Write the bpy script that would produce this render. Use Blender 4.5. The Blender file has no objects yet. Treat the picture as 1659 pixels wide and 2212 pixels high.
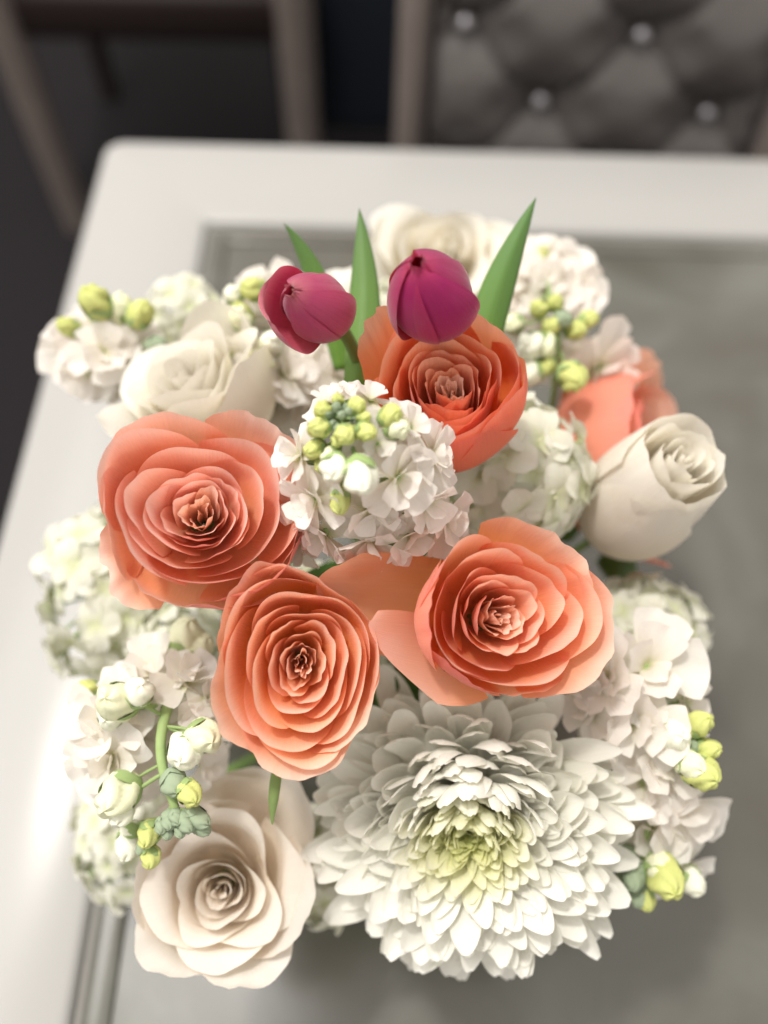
import bpy, math, random
import numpy as np
from mathutils import Vector, Matrix

SC = bpy.context.scene
COL = SC.collection
PI = math.pi
rad = math.radians

# ------------------------------------------------------------------ camera
TZ = 0.75                       # table top height
H = 0.60                        # camera height above the table
PITCH, ROLL, FPX = rad(61.0), rad(2.25), 1800.0
CAM = Vector((0, 0, TZ + H))
FWD = Vector((0, math.cos(PITCH), -math.sin(PITCH)))
_r0, _u0 = Vector((1, 0, 0)), Vector((0, math.sin(PITCH), math.cos(PITCH)))
RIGHT = _r0 * math.cos(ROLL) + _u0 * math.sin(ROLL)
UP = _u0 * math.cos(ROLL) - _r0 * math.sin(ROLL)
cam_d = bpy.data.cameras.new('camera')
cam_d.sensor_fit = 'VERTICAL'
cam_d.sensor_height = 36.0
cam_d.lens = FPX / 2212.0 * 36.0
cam_d.clip_start, cam_d.clip_end = 0.01, 60
cam_d.dof.use_dof = True
cam_d.dof.focus_distance = 0.357
cam_d.dof.aperture_fstop = 2.35
cam = bpy.data.objects.new('camera', cam_d)
COL.objects.link(cam)
m3 = Matrix((RIGHT, UP, -FWD)).transposed()
cam.matrix_world = Matrix.Translation(CAM) @ m3.to_4x4()
SC.camera = cam

# ------------------------------------------------------------------ light
SC.view_settings.view_transform = 'Standard'
SC.view_settings.look = 'None'
SC.view_settings.exposure = 0.34
SC.view_settings.gamma = 1.0
SC.cycles.use_denoising = True
SC.cycles.max_bounces = 6
SC.cycles.diffuse_bounces = 4
SC.cycles.use_adaptive_sampling = True
SC.cycles.adaptive_threshold = 0.025
SC.cycles.transmission_bounces = 6
w = bpy.data.worlds.new('World')
SC.world = w
w.use_nodes = True
bg = w.node_tree.nodes['Background']
bg.inputs[0].default_value = (1.0, 0.945, 0.88, 1)
bg.inputs[1].default_value = 0.70


def area(name, loc, target, size, power, col):
    d = bpy.data.lights.new(name, 'AREA')
    d.shape = 'RECTANGLE'
    d.size, d.size_y = size
    d.energy = power
    d.color = col
    o = bpy.data.objects.new(name, d)
    COL.objects.link(o)
    o.location = loc
    o.rotation_euler = (Vector(target) - Vector(loc)).to_track_quat('-Z', 'Y').to_euler()
    return o


area('window_sunlight', (-0.66, 0.62, 3.35), (0, 0.2, 0.95), (0.22, 0.22), 34, (1.0, 0.955, 0.88))
area('window_skylight', (-1.10, 0.78, 2.95), (0, 0.2, 0.95), (1.8, 1.5), 32, (1.0, 0.98, 0.95))


# ------------------------------------------------------------------ helpers
def at(u, v, z):
    """point of the bouquet: picture position of the 1659x2212 plan, depth z from the lens"""
    return CAM + z * (FWD + RIGHT * ((u - 829.5) / FPX) + UP * ((1106 - v) / FPX))


def local_frame(u, v):
    t = -(at(u, v, 1.0) - CAM).normalized()
    r = (RIGHT - t * RIGHT.dot(t)).normalized()
    return r, t.cross(r), t


def facing(u, v, a):
    r, up, t = local_frame(u, v)
    return (r * a[0] + up * a[1] + t * a[2]).normalized()


def axis_matrix(loc, axis, xhint=None, spin=0.0, scale=1.0):
    z = Vector(axis).normalized()
    xh = Vector(xhint) if xhint is not None else RIGHT
    x = xh - z * xh.dot(z)
    if x.length < 1e-4:
        x = UP - z * UP.dot(z)
    x.normalize()
    y = z.cross(x)
    m = Matrix((x, y, z)).transposed().to_4x4()
    return Matrix.Translation(loc) @ m @ Matrix.Rotation(spin, 4, 'Z') @ Matrix.Scale(scale, 4)


def node_obj(name, data, parent=None, mat=None, world=None, local=None):
    o = bpy.data.objects.new(name, data)
    COL.objects.link(o)
    if parent is not None:
        o.parent = parent
    if mat is not None and data is not None and not data.materials:
        data.materials.append(mat)
    if world is not None:
        o.matrix_world = world
    if local is not None:
        o.matrix_basis = local
    return o


def thing(name, label, cat, group=None, matrix=None):
    o = bpy.data.objects.new(name, None)
    o.empty_display_size = 0.01
    COL.objects.link(o)
    o['label'], o['category'] = label, cat
    if group:
        o['group'] = group
    if matrix is not None:
        o.matrix_basis = matrix
    return o


def raw_mesh(name, V, F, st=None, smooth=True):
    me = bpy.data.meshes.new(name)
    V = np.asarray(V, dtype=np.float32)
    me.vertices.add(len(V))
    me.vertices.foreach_set('co', V.ravel())
    F = np.asarray(F, dtype=np.int32)
    n = len(F)
    me.loops.add(n * 4)
    me.loops.foreach_set('vertex_index', F.ravel())
    me.polygons.add(n)
    me.polygons.foreach_set('loop_start', np.arange(0, n * 4, 4, dtype=np.int32))
    me.polygons.foreach_set('use_smooth', np.full(n, smooth))
    if st is not None:
        a = me.attributes.new('pst', 'FLOAT_COLOR', 'POINT')
        a.data.foreach_set('color', np.asarray(st, dtype=np.float32).ravel())
    me.update(calc_edges=True)
    me.validate()
    return me


def sheet_mesh(name, P, S, T, th=0.00035, rnd=0.0, solid=False):
    """petal skin (or, solid, a closed slab) from a grid P[ns,nt,3]; pst = (s, t, 0, random)"""
    ns, nt, _ = P.shape
    if not solid:
        idx = np.arange(ns * nt).reshape(ns, nt)
        F = np.stack([idx[:-1, :-1], idx[:-1, 1:], idx[1:, 1:], idx[1:, :-1]], -1).reshape(-1, 4)
        k = ns * nt
        return raw_mesh(name, P.reshape(-1, 3), F, np.stack([S.ravel(), T.ravel() * .5 + .5, np.zeros(k), np.full(k, rnd)], -1))
    ds = np.gradient(P, axis=0)
    dt = np.gradient(P, axis=1)
    n = np.cross(dt, ds)
    n /= (np.linalg.norm(n, axis=2, keepdims=True) + 1e-12)
    Q = P - n * th
    V = np.concatenate([P.reshape(-1, 3), Q.reshape(-1, 3)])
    k = ns * nt
    idx = np.arange(k).reshape(ns, nt)
    a, b, c, d = idx[:-1, :-1], idx[:-1, 1:], idx[1:, 1:], idx[1:, :-1]
    f1 = np.stack([a, b, c, d], -1).reshape(-1, 4)
    f2 = np.stack([d, c, b, a], -1).reshape(-1, 4) + k
    rim = []
    for line in (idx[0, :], idx[-1, ::-1], idx[::-1, 0], idx[:, -1]):
        p, q = line[:-1], line[1:]
        rim.append(np.stack([q, p, p + k, q + k], -1))
    F = np.concatenate([f1, f2] + rim)
    st1 = np.stack([S.ravel(), T.ravel() * .5 + .5, np.zeros(k), np.full(k, rnd)], -1)
    st2 = st1.copy()
    st2[:, 2] = 1
    return raw_mesh(name, V, F, np.concatenate([st1, st2]))


def tube_mesh(name, pts, radii, seg=8, cap=True):
    pts = [Vector(p) for p in pts]
    n = len(pts)
    V, F = [], []
    prev = None
    for i, p in enumerate(pts):
        d = (pts[min(i + 1, n - 1)] - pts[max(i - 1, 0)]).normalized()
        x = (prev - d * prev.dot(d)) if prev is not None else d.orthogonal()
        x.normalize()
        prev = x
        y = d.cross(x)
        r = radii[i] if hasattr(radii, '__len__') else radii
        for k in range(seg):
            a = 2 * PI * k / seg
            V.append(p + x * (r * math.cos(a)) + y * (r * math.sin(a)))
    for i in range(n - 1):
        for k in range(seg):
            k2 = (k + 1) % seg
            F.append((i * seg + k, i * seg + k2, (i + 1) * seg + k2, (i + 1) * seg + k))
    S = np.repeat(np.linspace(0, 1, n), seg)
    st = np.stack([S, np.tile(np.linspace(0, 1, seg), n), np.zeros_like(S), np.zeros_like(S)], -1)
    return raw_mesh(name, [tuple(v) for v in V], F, st)


def bez(p0, p1, p2, n=14):
    p0, p1, p2 = Vector(p0), Vector(p1), Vector(p2)
    return [p0 * (1 - t) ** 2 + p1 * (2 * t * (1 - t)) + p2 * t * t for t in np.linspace(0, 1, n)]


# ------------------------------------------------------------------ materials
class NT:
    def __init__(self, name):
        self.m = bpy.data.materials.new(name)
        self.m.use_nodes = True
        self.t = self.m.node_tree
        self.t.nodes.clear()
        self.out = self.n('ShaderNodeOutputMaterial')

    def n(self, kind, ins=None, **props):
        nd = self.t.nodes.new(kind)
        for k, v in props.items():
            setattr(nd, k, v)
        for k, v in (ins or {}).items():
            self.set(nd, k, v)
        return nd

    def set(self, nd, k, v):
        s = nd.inputs[k]
        if isinstance(v, bpy.types.NodeSocket):
            self.t.links.new(v, s)
        elif isinstance(v, bpy.types.Node):
            self.t.links.new(v.outputs[0], s)
        else:
            if isinstance(v, tuple) and len(v) == 3 and s.type == 'RGBA':
                v = (*v, 1)
            s.default_value = v

    def ramp(self, fac, stops):
        r = self.n('ShaderNodeValToRGB')
        e = r.color_ramp.elements
        while len(e) > 1:
            e.remove(e[-1])
        e[0].position, e[0].color = stops[0][0], (*stops[0][1], 1)
        for p, c in stops[1:]:
            x = e.new(p)
            x.color = (*c, 1)
        self.set(r, 'Fac', fac)
        return r.outputs[0]

    def math(self, op, a, b=0.0):
        m = self.n('ShaderNodeMath', operation=op)
        self.set(m, 0, a)
        self.set(m, 1, b)
        return m.outputs[0]

    def mix(self, fac, a, b, blend='MIX'):
        m = self.n('ShaderNodeMix', data_type='RGBA', blend_type=blend)
        self.set(m, 0, fac)
        self.set(m, 6, a)
        self.set(m, 7, b)
        return m.outputs[2]


def petal_mat(name, inner, outer, trans=0.30, trans_col=None, rough=0.62, vein=0.10, sheen=0.15,
              blotch=0.08, vscale=(26, 3), bump=0.25, hue_v=.012):
    """inner / outer: colour stops along the petal from its foot (0) to its rim (1)"""
    g = NT(name)
    at_ = g.n('ShaderNodeAttribute', attribute_name='pst', attribute_type='GEOMETRY')
    sep = g.n('ShaderNodeSeparateColor', {'Color': at_.outputs['Color']})
    s, t = sep.outputs[0], sep.outputs[1]
    side = g.math('SUBTRACT', 1.0, g.n('ShaderNodeNewGeometry').outputs['Backfacing'])   # the two skins of a petal differ in colour
    info = g.n('ShaderNodeObjectInfo')
    wob = g.n('ShaderNodeTexNoise', {'Vector': g.n('ShaderNodeTexCoord').outputs['Object'], 'Scale': 70.0, 'Detail': 0.0})
    s2 = g.math('ADD', s, g.math('MULTIPLY', g.math('SUBTRACT', wob.outputs[0], 0.5), 0.16))
    c = g.mix(side, g.ramp(s2, inner), g.ramp(s2, outer))
    comb = g.n('ShaderNodeCombineXYZ', {0: g.math('MULTIPLY', t, float(vscale[0])), 1: g.math('MULTIPLY', s, float(vscale[1])),
                                        2: g.math('MULTIPLY', info.outputs['Random'], 37.0)})
    vn = g.n('ShaderNodeTexNoise', {'Vector': comb, 'Scale': 2.4, 'Detail': 2.0, 'Roughness': 0.65})
    f = g.math('ADD', 1.0 - vein * .5, g.math('MULTIPLY', vn.outputs[0], vein))
    rv = g.math('ADD', 1.0 - blotch * .5, g.math('MULTIPLY', info.outputs['Random'], blotch))
    hue = g.math('ADD', .5 - hue_v * .5, g.math('MULTIPLY', info.outputs['Random'], hue_v))
    hsv = g.n('ShaderNodeHueSaturation', {'Color': c, 'Hue': hue, 'Value': g.math('MULTIPLY', f, rv)})
    bmp = g.n('ShaderNodeBump', {'Height': vn.outputs[0], 'Strength': bump, 'Distance': 0.0007})
    p = g.n('ShaderNodeBsdfPrincipled', {'Base Color': hsv.outputs[0], 'Roughness': rough, 'Specular IOR Level': 0.28,
                                         'Sheen Weight': sheen, 'Sheen Roughness': 0.4, 'Normal': bmp})
    tc = hsv.outputs[0] if trans_col is None else g.mix(0.6, hsv.outputs[0], trans_col)
    tr = g.n('ShaderNodeBsdfTranslucent', {'Color': tc, 'Normal': bmp})
    mx = g.n('ShaderNodeMixShader', {0: trans, 1: p, 2: tr})
    g.set(g.out, 'Surface', mx)
    return g.m


def plain_mat(name, col, rough=0.5, spec=0.4, noise=0.1, nscale=40, coat=0.0, bump=0.0, metallic=0.0, col2=None):
    g = NT(name)
    tc = g.n('ShaderNodeTexCoord')
    nz = g.n('ShaderNodeTexNoise', {'Vector': tc.outputs['Object'], 'Scale': float(nscale), 'Detail': 4.0})
    c2 = col2 if col2 is not None else tuple(x * (1 - noise) for x in col)
    c = g.mix(nz.outputs[0], col, c2)
    p = g.n('ShaderNodeBsdfPrincipled', {'Base Color': c, 'Roughness': rough, 'Specular IOR Level': spec, 'Coat Weight': coat,
                                         'Coat Roughness': 0.08, 'Metallic': metallic})
    if bump:
        g.set(p, 'Normal', g.n('ShaderNodeBump', {'Height': nz.outputs[0], 'Strength': bump, 'Distance': 0.002}).outputs[0])
    g.set(g.out, 'Surface', p)
    return g.m


def coral(name, mid, deep, rim, back, backrim, tc=(0.95, 0.42, 0.22)):
    return petal_mat(name, [(0, deep), (.55, deep), (.82, mid), (1.0, rim)],
                     [(0, back), (.75, back), (.93, tuple((a + b) / 2 for a, b in zip(back, backrim))), (1.0, backrim)],
                     trans=0.42, trans_col=tc, bump=.22, vein=.17, vscale=(38, 2))


M = {}
M['coral_peach'] = coral('coral_peach_petal', (.94, .55, .42), (.95, .43, .23), (.94, .69, .61), (.86, .38, .32), (.80, .26, .27), (.95, .47, .31))
M['coral_orange'] = coral('coral_orange_petal', (.95, .54, .34), (.96, .38, .09), (.95, .70, .58), (.93, .53, .43), (.93, .50, .44))
M['coral_red'] = coral('coral_red_petal', (.94, .41, .22), (.95, .31, .08), (.94, .58, .43), (.90, .27, .15), (.86, .24, .19), (.95, .34, .14))
M['coral_pink'] = coral('coral_pink_petal', (.94, .51, .35), (.95, .38, .14), (.95, .65, .53), (.92, .36, .26), (.89, .31, .27))
for k_ in ('coral_peach', 'coral_orange', 'coral_red', 'coral_pink'):
    M[k_ + '_heart'] = coral(k_ + '_heart_petal', (.95, .64, .48), (.95, .56, .34), (.95, .74, .63), (.95, .62, .47), (.94, .66, .56))
M['ivory'] = petal_mat('ivory_rose_petal', [(0, (.87, .79, .57)), (.5, (.90, .85, .72)), (.9, (.91, .89, .83))],
                       [(0, (.88, .76, .62)), (.6, (.90, .82, .73)), (.95, (.91, .89, .84))], trans=.42, trans_col=(.93, .84, .66), vein=.10, vscale=(34, 2), bump=.3)
M['cream'] = petal_mat('cream_rose_petal', [(0, (.93, .77, .58)), (.5, (.93, .83, .72)), (.9, (.91, .86, .80))],
                       [(0, (.89, .76, .64)), (.6, (.90, .82, .74)), (.95, (.91, .86, .80))], trans=.42, trans_col=(.93, .80, .63), vein=.10, vscale=(34, 2), bump=.3)
M['mum'] = petal_mat('chrysanthemum_petal', [(0, (.62, .66, .22)), (.22, (.80, .80, .56)), (.45, (.89, .88, .80)), (1, (.91, .90, .85))],
                     [(0, (.66, .68, .30)), (.25, (.83, .82, .64)), (.55, (.90, .89, .82)), (1, (.91, .90, .85))], trans=.32,
                     trans_col=(.9, .88, .72), vein=.07, vscale=(9, 1.2), bump=.3)
M['mum_mid'] = petal_mat('chrysanthemum_inner_petal', [(0, (.55, .62, .16)), (.4, (.78, .79, .45)), (.8, (.88, .87, .70)), (1, (.90, .89, .80))],
                         [(0, (.58, .64, .2)), (.4, (.80, .80, .5)), (.8, (.88, .87, .72)), (1, (.90, .89, .80))], trans=.34, trans_col=(.9, .9, .5), vein=.07, vscale=(9, 1.2))
M['mum_heart'] = petal_mat('chrysanthemum_heart_petal', [(0, (.36, .44, .08)), (.5, (.55, .62, .20)), (1, (.72, .75, .42))],
                           [(0, (.38, .46, .10)), (1, (.70, .74, .40))], trans=.3, vein=.07, vscale=(9, 1.2))
M['stock'] = petal_mat('stock_petal', [(0, (.66, .70, .30)), (.25, (.84, .83, .70)), (.6, (.91, .885, .845))],
                       [(0, (.66, .70, .32)), (.3, (.86, .84, .75)), (.7, (.91, .885, .845))], trans=.42, trans_col=(.96, .83, .72), vein=.08,  # peach translucency puts light bounced off the coral roses into the colour
                       vscale=(12, 2), bump=.4)
M['hydrangea'] = petal_mat('hydrangea_sepal', [(0, (.66, .72, .40)), (.3, (.80, .82, .66)), (1, (.84, .84, .76))],
                           [(0, (.68, .72, .44)), (.4, (.82, .82, .70)), (1, (.84, .83, .76))], trans=.34, trans_col=(.85, .84, .66), vein=.10,
                           vscale=(10, 2), bump=.4)
M['tulip'] = petal_mat('tulip_petal', [(0, (.60, .12, .16)), (.6, (.52, .05, .14)), (1, (.64, .22, .28))],
                       [(0, (.62, .16, .20)), (.35, (.52, .085, .17)), (.8, (.43, .055, .15)), (.95, (.48, .14, .18)), (1, (.56, .36, .28))], trans=.22,
                       trans_col=(.7, .03, .08), rough=.40, vein=.42, vscale=(46, .8), sheen=.3, bump=.4)
M['tulip_dark'] = petal_mat('magenta_tulip_petal', [(0, (.48, .03, .06)), (.6, (.46, .015, .08)), (1, (.56, .06, .14))],
                            [(0, (.50, .05, .09)), (.35, (.40, .02, .11)), (.8, (.36, .012, .11)), (1, (.48, .04, .12))], trans=.22,
                            trans_col=(.7, .02, .06), rough=.34, vein=.42, vscale=(46, .8), sheen=.3, bump=.4)
M['leaf'] = petal_mat('tulip_leaf', [(0, (.18, .34, .05)), (.5, (.20, .36, .08)), (1, (.12, .25, .06))],
                      [(0, (.18, .34, .06)), (1, (.14, .26, .09))], trans=.35, trans_col=(.25, .5, .03), rough=.42, vein=.3, vscale=(30, .6))
M['roseleaf'] = petal_mat('rose_leaf', [(0, (.05, .10, .025)), (1, (.06, .13, .03))], [(0, (.07, .13, .05)), (1, (.08, .14, .05))], trans=.2, trans_col=(.15, .3, .02), rough=.4, vein=.4)
M['sepal'] = petal_mat('green_sepal', [(0, (.12, .20, .05)), (1, (.18, .26, .09))], [(0, (.12, .20, .06)), (1, (.20, .27, .11))], trans=.15,
                       trans_col=(.25, .4, .05), rough=.6, vein=.3)
M['greybud'] = plain_mat('downy_green_bud', (.40, .46, .34), .85, .15, .35, 400, bump=.3, col2=(.25, .33, .20))
M['limebud'] = plain_mat('lime_bud', (.66, .66, .24), .55, .3, .3, 260, bump=.3, col2=(.50, .57, .18))
M['palebud'] = plain_mat('pale_green_bud', (.74, .76, .42), .55, .3, .2, 200, bump=.25, col2=(.84, .84, .70))
M['whitebud'] = plain_mat('white_bud', (.84, .83, .74), .55, .3, .1, 150, bump=.2, col2=(.80, .82, .62))
M['stem'] = plain_mat('green_stem', (.20, .30, .09), .55, .3, .3, 120, col2=(.13, .22, .06))
M['stockstem'] = plain_mat('pale_green_stem', (.36, .46, .20), .65, .25, .3, 150, col2=(.25, .36, .13))

# ------------------------------------------------------------------ table and surroundings
VASE = Vector((0.005, 0.165, TZ))


def slab(name, x0, x1, y0, y1, z0, z1, bev=0.004, rc=None, mat=None, parent=None, seg=3):
    """box with rounded edges; rc = plan radius of the corners"""
    import bmesh
    bm = bmesh.new()
    bmesh.ops.create_cube(bm, size=1.0)
    for v in bm.verts:
        v.co = Vector(((x0 + x1) / 2 + v.co.x * (x1 - x0), (y0 + y1) / 2 + v.co.y * (y1 - y0), (z0 + z1) / 2 + v.co.z * (z1 - z0)))
    if bev:
        bmesh.ops.bevel(bm, geom=list(bm.edges), offset=bev, segments=seg, affect='EDGES', profile=0.5)
    me = bpy.data.meshes.new(name)
    bm.to_mesh(me)
    bm.free()
    for p in me.polygons:
        p.use_smooth = True
    o = node_obj(name, me, parent, mat)
    return o


def ring_part(name, outer, inner, z0, z1, rad_c, bev, mat, parent):
    """flat rectangular frame with a rounded outer corner, an opening and softened edges"""
    def loop(x0, x1, y0, y1, r, n=8):
        L = []
        for cx, cy, a0 in ((x1 - r, y1 - r, 0), (x0 + r, y1 - r, 90), (x0 + r, y0 + r, 180), (x1 - r, y0 + r, 270)):
            for k in range(n + 1):
                a = rad(a0 + 90 * k / n)
                L.append((cx + r * math.cos(a), cy + r * math.sin(a)))
        return L

    def grow(b, d):
        return (b[0] - d, b[1] + d, b[2] - d, b[3] + d)
    rings = []
    b = bev
    for d, z in ((0, z0), (0, z1 - b), (-b * .3, z1 - b * .3), (-b, z1)):
        rings.append([(x, y, z) for x, y in loop(*grow(outer, d), max(rad_c + d, .002))])
    for d, z in ((b, z1), (b * .3, z1 - b * .3), (0, z1 - b), (0, z0)):
        rings.append([(x, y, z) for x, y in loop(*grow(inner, d), .004 + max(d, 0))])
    n = len(rings[0])
    V = [p for r in rings for p in r]
    F = []
    k = len(rings)
    for i in range(k):
        j = (i + 1) % k
        for q in range(n):
            q2 = (q + 1) % n
            F.append((i * n + q, i * n + q2, j * n + q2, j * n + q))
    me = raw_mesh(name, V, F)
    return node_obj(name, me, parent, mat)


def build_table():
    paint = plain_mat('ivory_painted_wood', (.405, .398, .387), .24, .30, .04, 9, coat=.0, bump=.01)
    groove = plain_mat('grey_bead', (.30, .29, .27), .5, .3, .1, 20)  # even grey for the thin bead round the glass
    g = NT('frosted_grey_glass')
    tcn = g.n('ShaderNodeTexCoord')
    nz = g.n('ShaderNodeTexNoise', {'Vector': tcn.outputs['Object'], 'Scale': 5.0, 'Detail': 5.0, 'Distortion': 1.2})
    c = g.ramp(nz.outputs[0], [(.35, (.080, .073, .058)), (.52, (.102, .099, .083)), (.72, (.15, .15, .132))])
    p = g.n('ShaderNodeBsdfPrincipled', {'Base Color': c, 'Roughness': .20, 'Specular IOR Level': .9})
    g.set(g.out, 'Surface', p)
    T = thing('dining_table', 'ivory painted table with a grey glass panel set in its wide frame', 'table')
    W, L = 1.25, 1.9
    # local frame: far left corner at the origin, table runs to +x and -y
    ring_part('frame', (0, W, -L, 0), (.122, W - .122, -L + .122, -.122), -.045, 0, .022, .006, paint, T)
    ring_part('bead', (.123, W - .123, -L + .123, -.123), (.128, W - .128, -L + .128, -.128), -.03, -.007, .003, .002, groove, T)
    ring_part('inner_bead', (.1285, W - .1285, -L + .1285, -.1285), (.146, W - .146, -L + .146, -.146), -.03, -.0035, .003, .003, g.m, T)
    slab('glass_panel', .1465, W - .1465, -L + .1465, -.1465, -.026, -.006, .001, None, g.m, T)
    for x in (.05, W - .05):
        for y in (-.05, -L + .05):
            slab('leg', x - .035, x + .035, y - .035, y + .035, -TZ, -.0455, .006, None, paint, T)
    T.matrix_basis = Matrix.Translation((-.528 * H, 1.302 * H, TZ)) @ Matrix.Rotation(rad(1.0), 4, 'Z')


def build_room():
    carpet = plain_mat('dark_carpet', (.028, .025, .028), .95, .1, .5, 300, bump=.6)
    me = raw_mesh('floor', [(-6, -6, 0), (6, -6, 0), (6, 8, 0), (-6, 8, 0)], [(0, 1, 2, 3)])
    o = node_obj('floor', me, None, carpet)
    o['kind'] = 'structure'
    o['label'] = 'dark grey carpeted floor beyond the table'
    wood = plain_mat('greige_wood', (.19, .16, .145), .5, .3, .3, 18, col2=(.14, .115, .105))
    leather = plain_mat('charcoal_leather', (.095, .085, .081), .28, .6, .2, 60, bump=.05)
    dark = plain_mat('dark_maroon_seat', (.014, .007, .007), .6, .3, .2, 60)
    chrome = plain_mat('crystal_button', (.34, .33, .35), .15, .8, .05, 60, metallic=.6)
    # chair with a button tufted back, pushed in at the far edge
    c = thing('tufted_chair', 'charcoal button-tufted leather chair with greige wooden posts pushed in behind the table', 'chair')
    wdt = .45
    nx, nz = 70, 60
    zz0, zz1 = .50, 1.08
    btn = []
    for r in range(6):
        for q in range(-1, 4):
            bx = -.185 + q * .225 + (.1125 if r % 2 else 0)
            btn.append((bx, .545 + r * .088))
    X, Z = np.meshgrid(np.linspace(-wdt / 2, wdt / 2, nx), np.linspace(zz0, zz1, nz))
    D = np.full_like(X, 9.0)
    for bx, bz in btn:
        D = np.minimum(D, np.hypot((X - bx), (Z - bz) * 1.15))
    puff = .034 * (1 - np.exp(-(D / .05) ** 2))
    # diagonal pleats joining the buttons
    k1 = np.abs(np.sin(PI * ((X + .185) / .225 + (Z - .545) / .176)))
    k2 = np.abs(np.sin(PI * ((X + .185) / .225 - (Z - .545) / .176)))
    puff -= .012 * (np.exp(-(k1 / .12) ** 2) + np.exp(-(k2 / .12) ** 2))
    edge = np.clip(np.minimum(np.minimum(X + wdt / 2, wdt / 2 - X), np.minimum(Z - zz0, zz1 - Z)) / .03, 0, 1)
    Y = -puff * np.sqrt(edge) + (Z - zz0) * .20
    P = np.stack([X, Y, Z], -1)
    S, Tt = np.meshgrid(np.linspace(0, 1, nz), np.linspace(-1, 1, nx), indexing='ij')
    node_obj('backrest', sheet_mesh('backrest', P, S, Tt, +.03, solid=True), c, leather)
    ball = lathe('button', [(0, .012), (.006, .011), (.011, .006), (.012, 0), (.009, -.005)], 14)
    for bx, bz in btn:
        if abs(bx) < wdt / 2 - .02:
            node_obj('button', ball, c, chrome, local=Matrix.Translation((bx, (bz - zz0) * .20 - .004, bz)) @ Matrix.Rotation(rad(90), 4, 'X'))
    for sx in (-1, 1):
        pts = [(sx * (wdt / 2 + .024), -.01 + max(0, (z - .5)) * .2, z) for z in np.linspace(0, 1.1, 12)]
        node_obj('post', tube_mesh('post', pts, [.016 + .008 * (z[2] / 1.1) for z in pts], 10), c, wood)
        node_obj('leg', tube_mesh('leg', [(sx * .2, -.42, 0), (sx * .2, -.42, .43)], [.016, .022], 10), c, wood)
    slab('seat', -.235, .235, -.45, -.005, .43, .50, .02, None, leather, c)
    slab('top_rail', -.27, .27, .105, .145, 1.09, 1.13, .012, None, wood, c)
    p = at(1260, 150, 1.0)
    c.matrix_basis = Matrix.Translation((.262, 1.02, 0)) @ Matrix.Rotation(rad(-3), 4, 'Z')
    # second chair, further off, seen from the front
    c2 = thing('side_chair', 'dark seated chair with pale greige legs standing on the carpet beyond the table corner', 'chair')
    slab('seat', -.27, .27, -.02, .45, .43, .52, .02, None, dark, c2)
    slab('backrest', -.25, .25, .42, .47, .55, 1.05, .02, None, dark, c2)
    for sx in (-1, 1):
        node_obj('leg', tube_mesh('leg', [(sx * .262, -.01, 0), (sx * .262, -.01, .60)], [.030, .036], 10), c2, wood)
        node_obj('post', tube_mesh('post', [(sx * .262, .45, 0), (sx * .262, .47, 1.08)], [.022, .028], 10), c2, dark)
    c2.matrix_basis = Matrix.Translation((-.455, 1.48, 0)) @ Matrix.Rotation(rad(2), 4, 'Z')


def build_gap_stand_in():  # added dark stand-in for the navy gap between the chairs
    navy = plain_mat('navy_gap_fill', (.010, .014, .022), .7, .2, .3, 80, bump=.1)
    legm = plain_mat('dark_wood', (.03, .022, .018), .5, .3, .3, 20)
    o = thing('gap_stand_in', 'made-up stool filling the dark navy gap between the two chairs', 'stool')
    slab('seat', -.20, .20, -.18, .18, .20, .66, .03, None, navy, o)
    for x in (-.15, .15):
        for y in (-.13, .13):
            node_obj('leg', tube_mesh('leg', [(x, y, 0), (x, y, .205)], [.012, .02], 8), o, legm)
    o.matrix_basis = Matrix.Translation((-.05, 1.72, 0))


def lathe(name, prof, seg=16, lobes=0, amp=0.0, twist=0.0):
    n = len(prof)
    V, F, st = [], [], []
    for i, (r, z) in enumerate(prof):
        for k in range(seg):
            a = 2 * PI * k / seg
            rr = r * (1 + amp * math.cos(lobes * a + twist * i / n)) if lobes else r
            V.append((rr * math.cos(a), rr * math.sin(a), z))
            st.append((i / (n - 1), k / seg, 1, 0))
    for i in range(n - 1):
        for k in range(seg):
            k2 = (k + 1) % seg
            F.append((i * seg + k, (i + 1) * seg + k, (i + 1) * seg + k2, i * seg + k2))
    return raw_mesh(name, V, F, st)


build_table()
build_room()
build_gap_stand_in()

# vase under the flowers
vase_mat = plain_mat('white_ceramic', (.78, .77, .75), .25, .5, .04, 20, coat=.3)
vz = thing('vase', 'low white vase mostly hidden beneath the flowers', 'vase', matrix=Matrix.Translation(VASE))
node_obj('body', lathe('body', [(.001, .002), (.045, .002), (.048, .006), (.052, .05), (.056, .10), (.058, .135), (.056, .137), (.053, .132),
                                (.050, .08), (.044, .012), (.001, .010)], 40), vz, vase_mat)


def stem_to_vase(parent, base, axis, r=0.0024, rng=random, mat='stem', bulge=.06):
    """stem from the foot of a flower down into the vase; base, axis are world values"""
    inv = parent.matrix_basis.inverted()
    a = rng.uniform(0, 2 * PI)
    q = rng.uniform(0, .032)
    mouth = VASE + Vector((q * math.cos(a), q * math.sin(a), .125))
    foot = VASE + Vector((-q * .7 * math.cos(a), -q * .7 * math.sin(a), .016))
    c = base - axis * min(bulge, (base - mouth).length * .5)
    c.z = max(c.z, mouth.z + .004) if base.z > mouth.z else c.z
    pts = bez(base, c, mouth, 12) + [mouth.lerp(foot, k) for k in (.3, .65, 1)]
    loc = [inv @ p for p in pts]
    s = 1.0 / parent.matrix_basis.to_scale()[0]
    return node_obj('stem', tube_mesh('stem', loc, r * s, 7), parent, M[mat])


# ------------------------------------------------------------------ roses
def petal_grid(ns, nt, s0=0.0):
    return np.meshgrid(np.linspace(s0, 1, ns), np.linspace(-1, 1, nt), indexing='ij')


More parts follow.
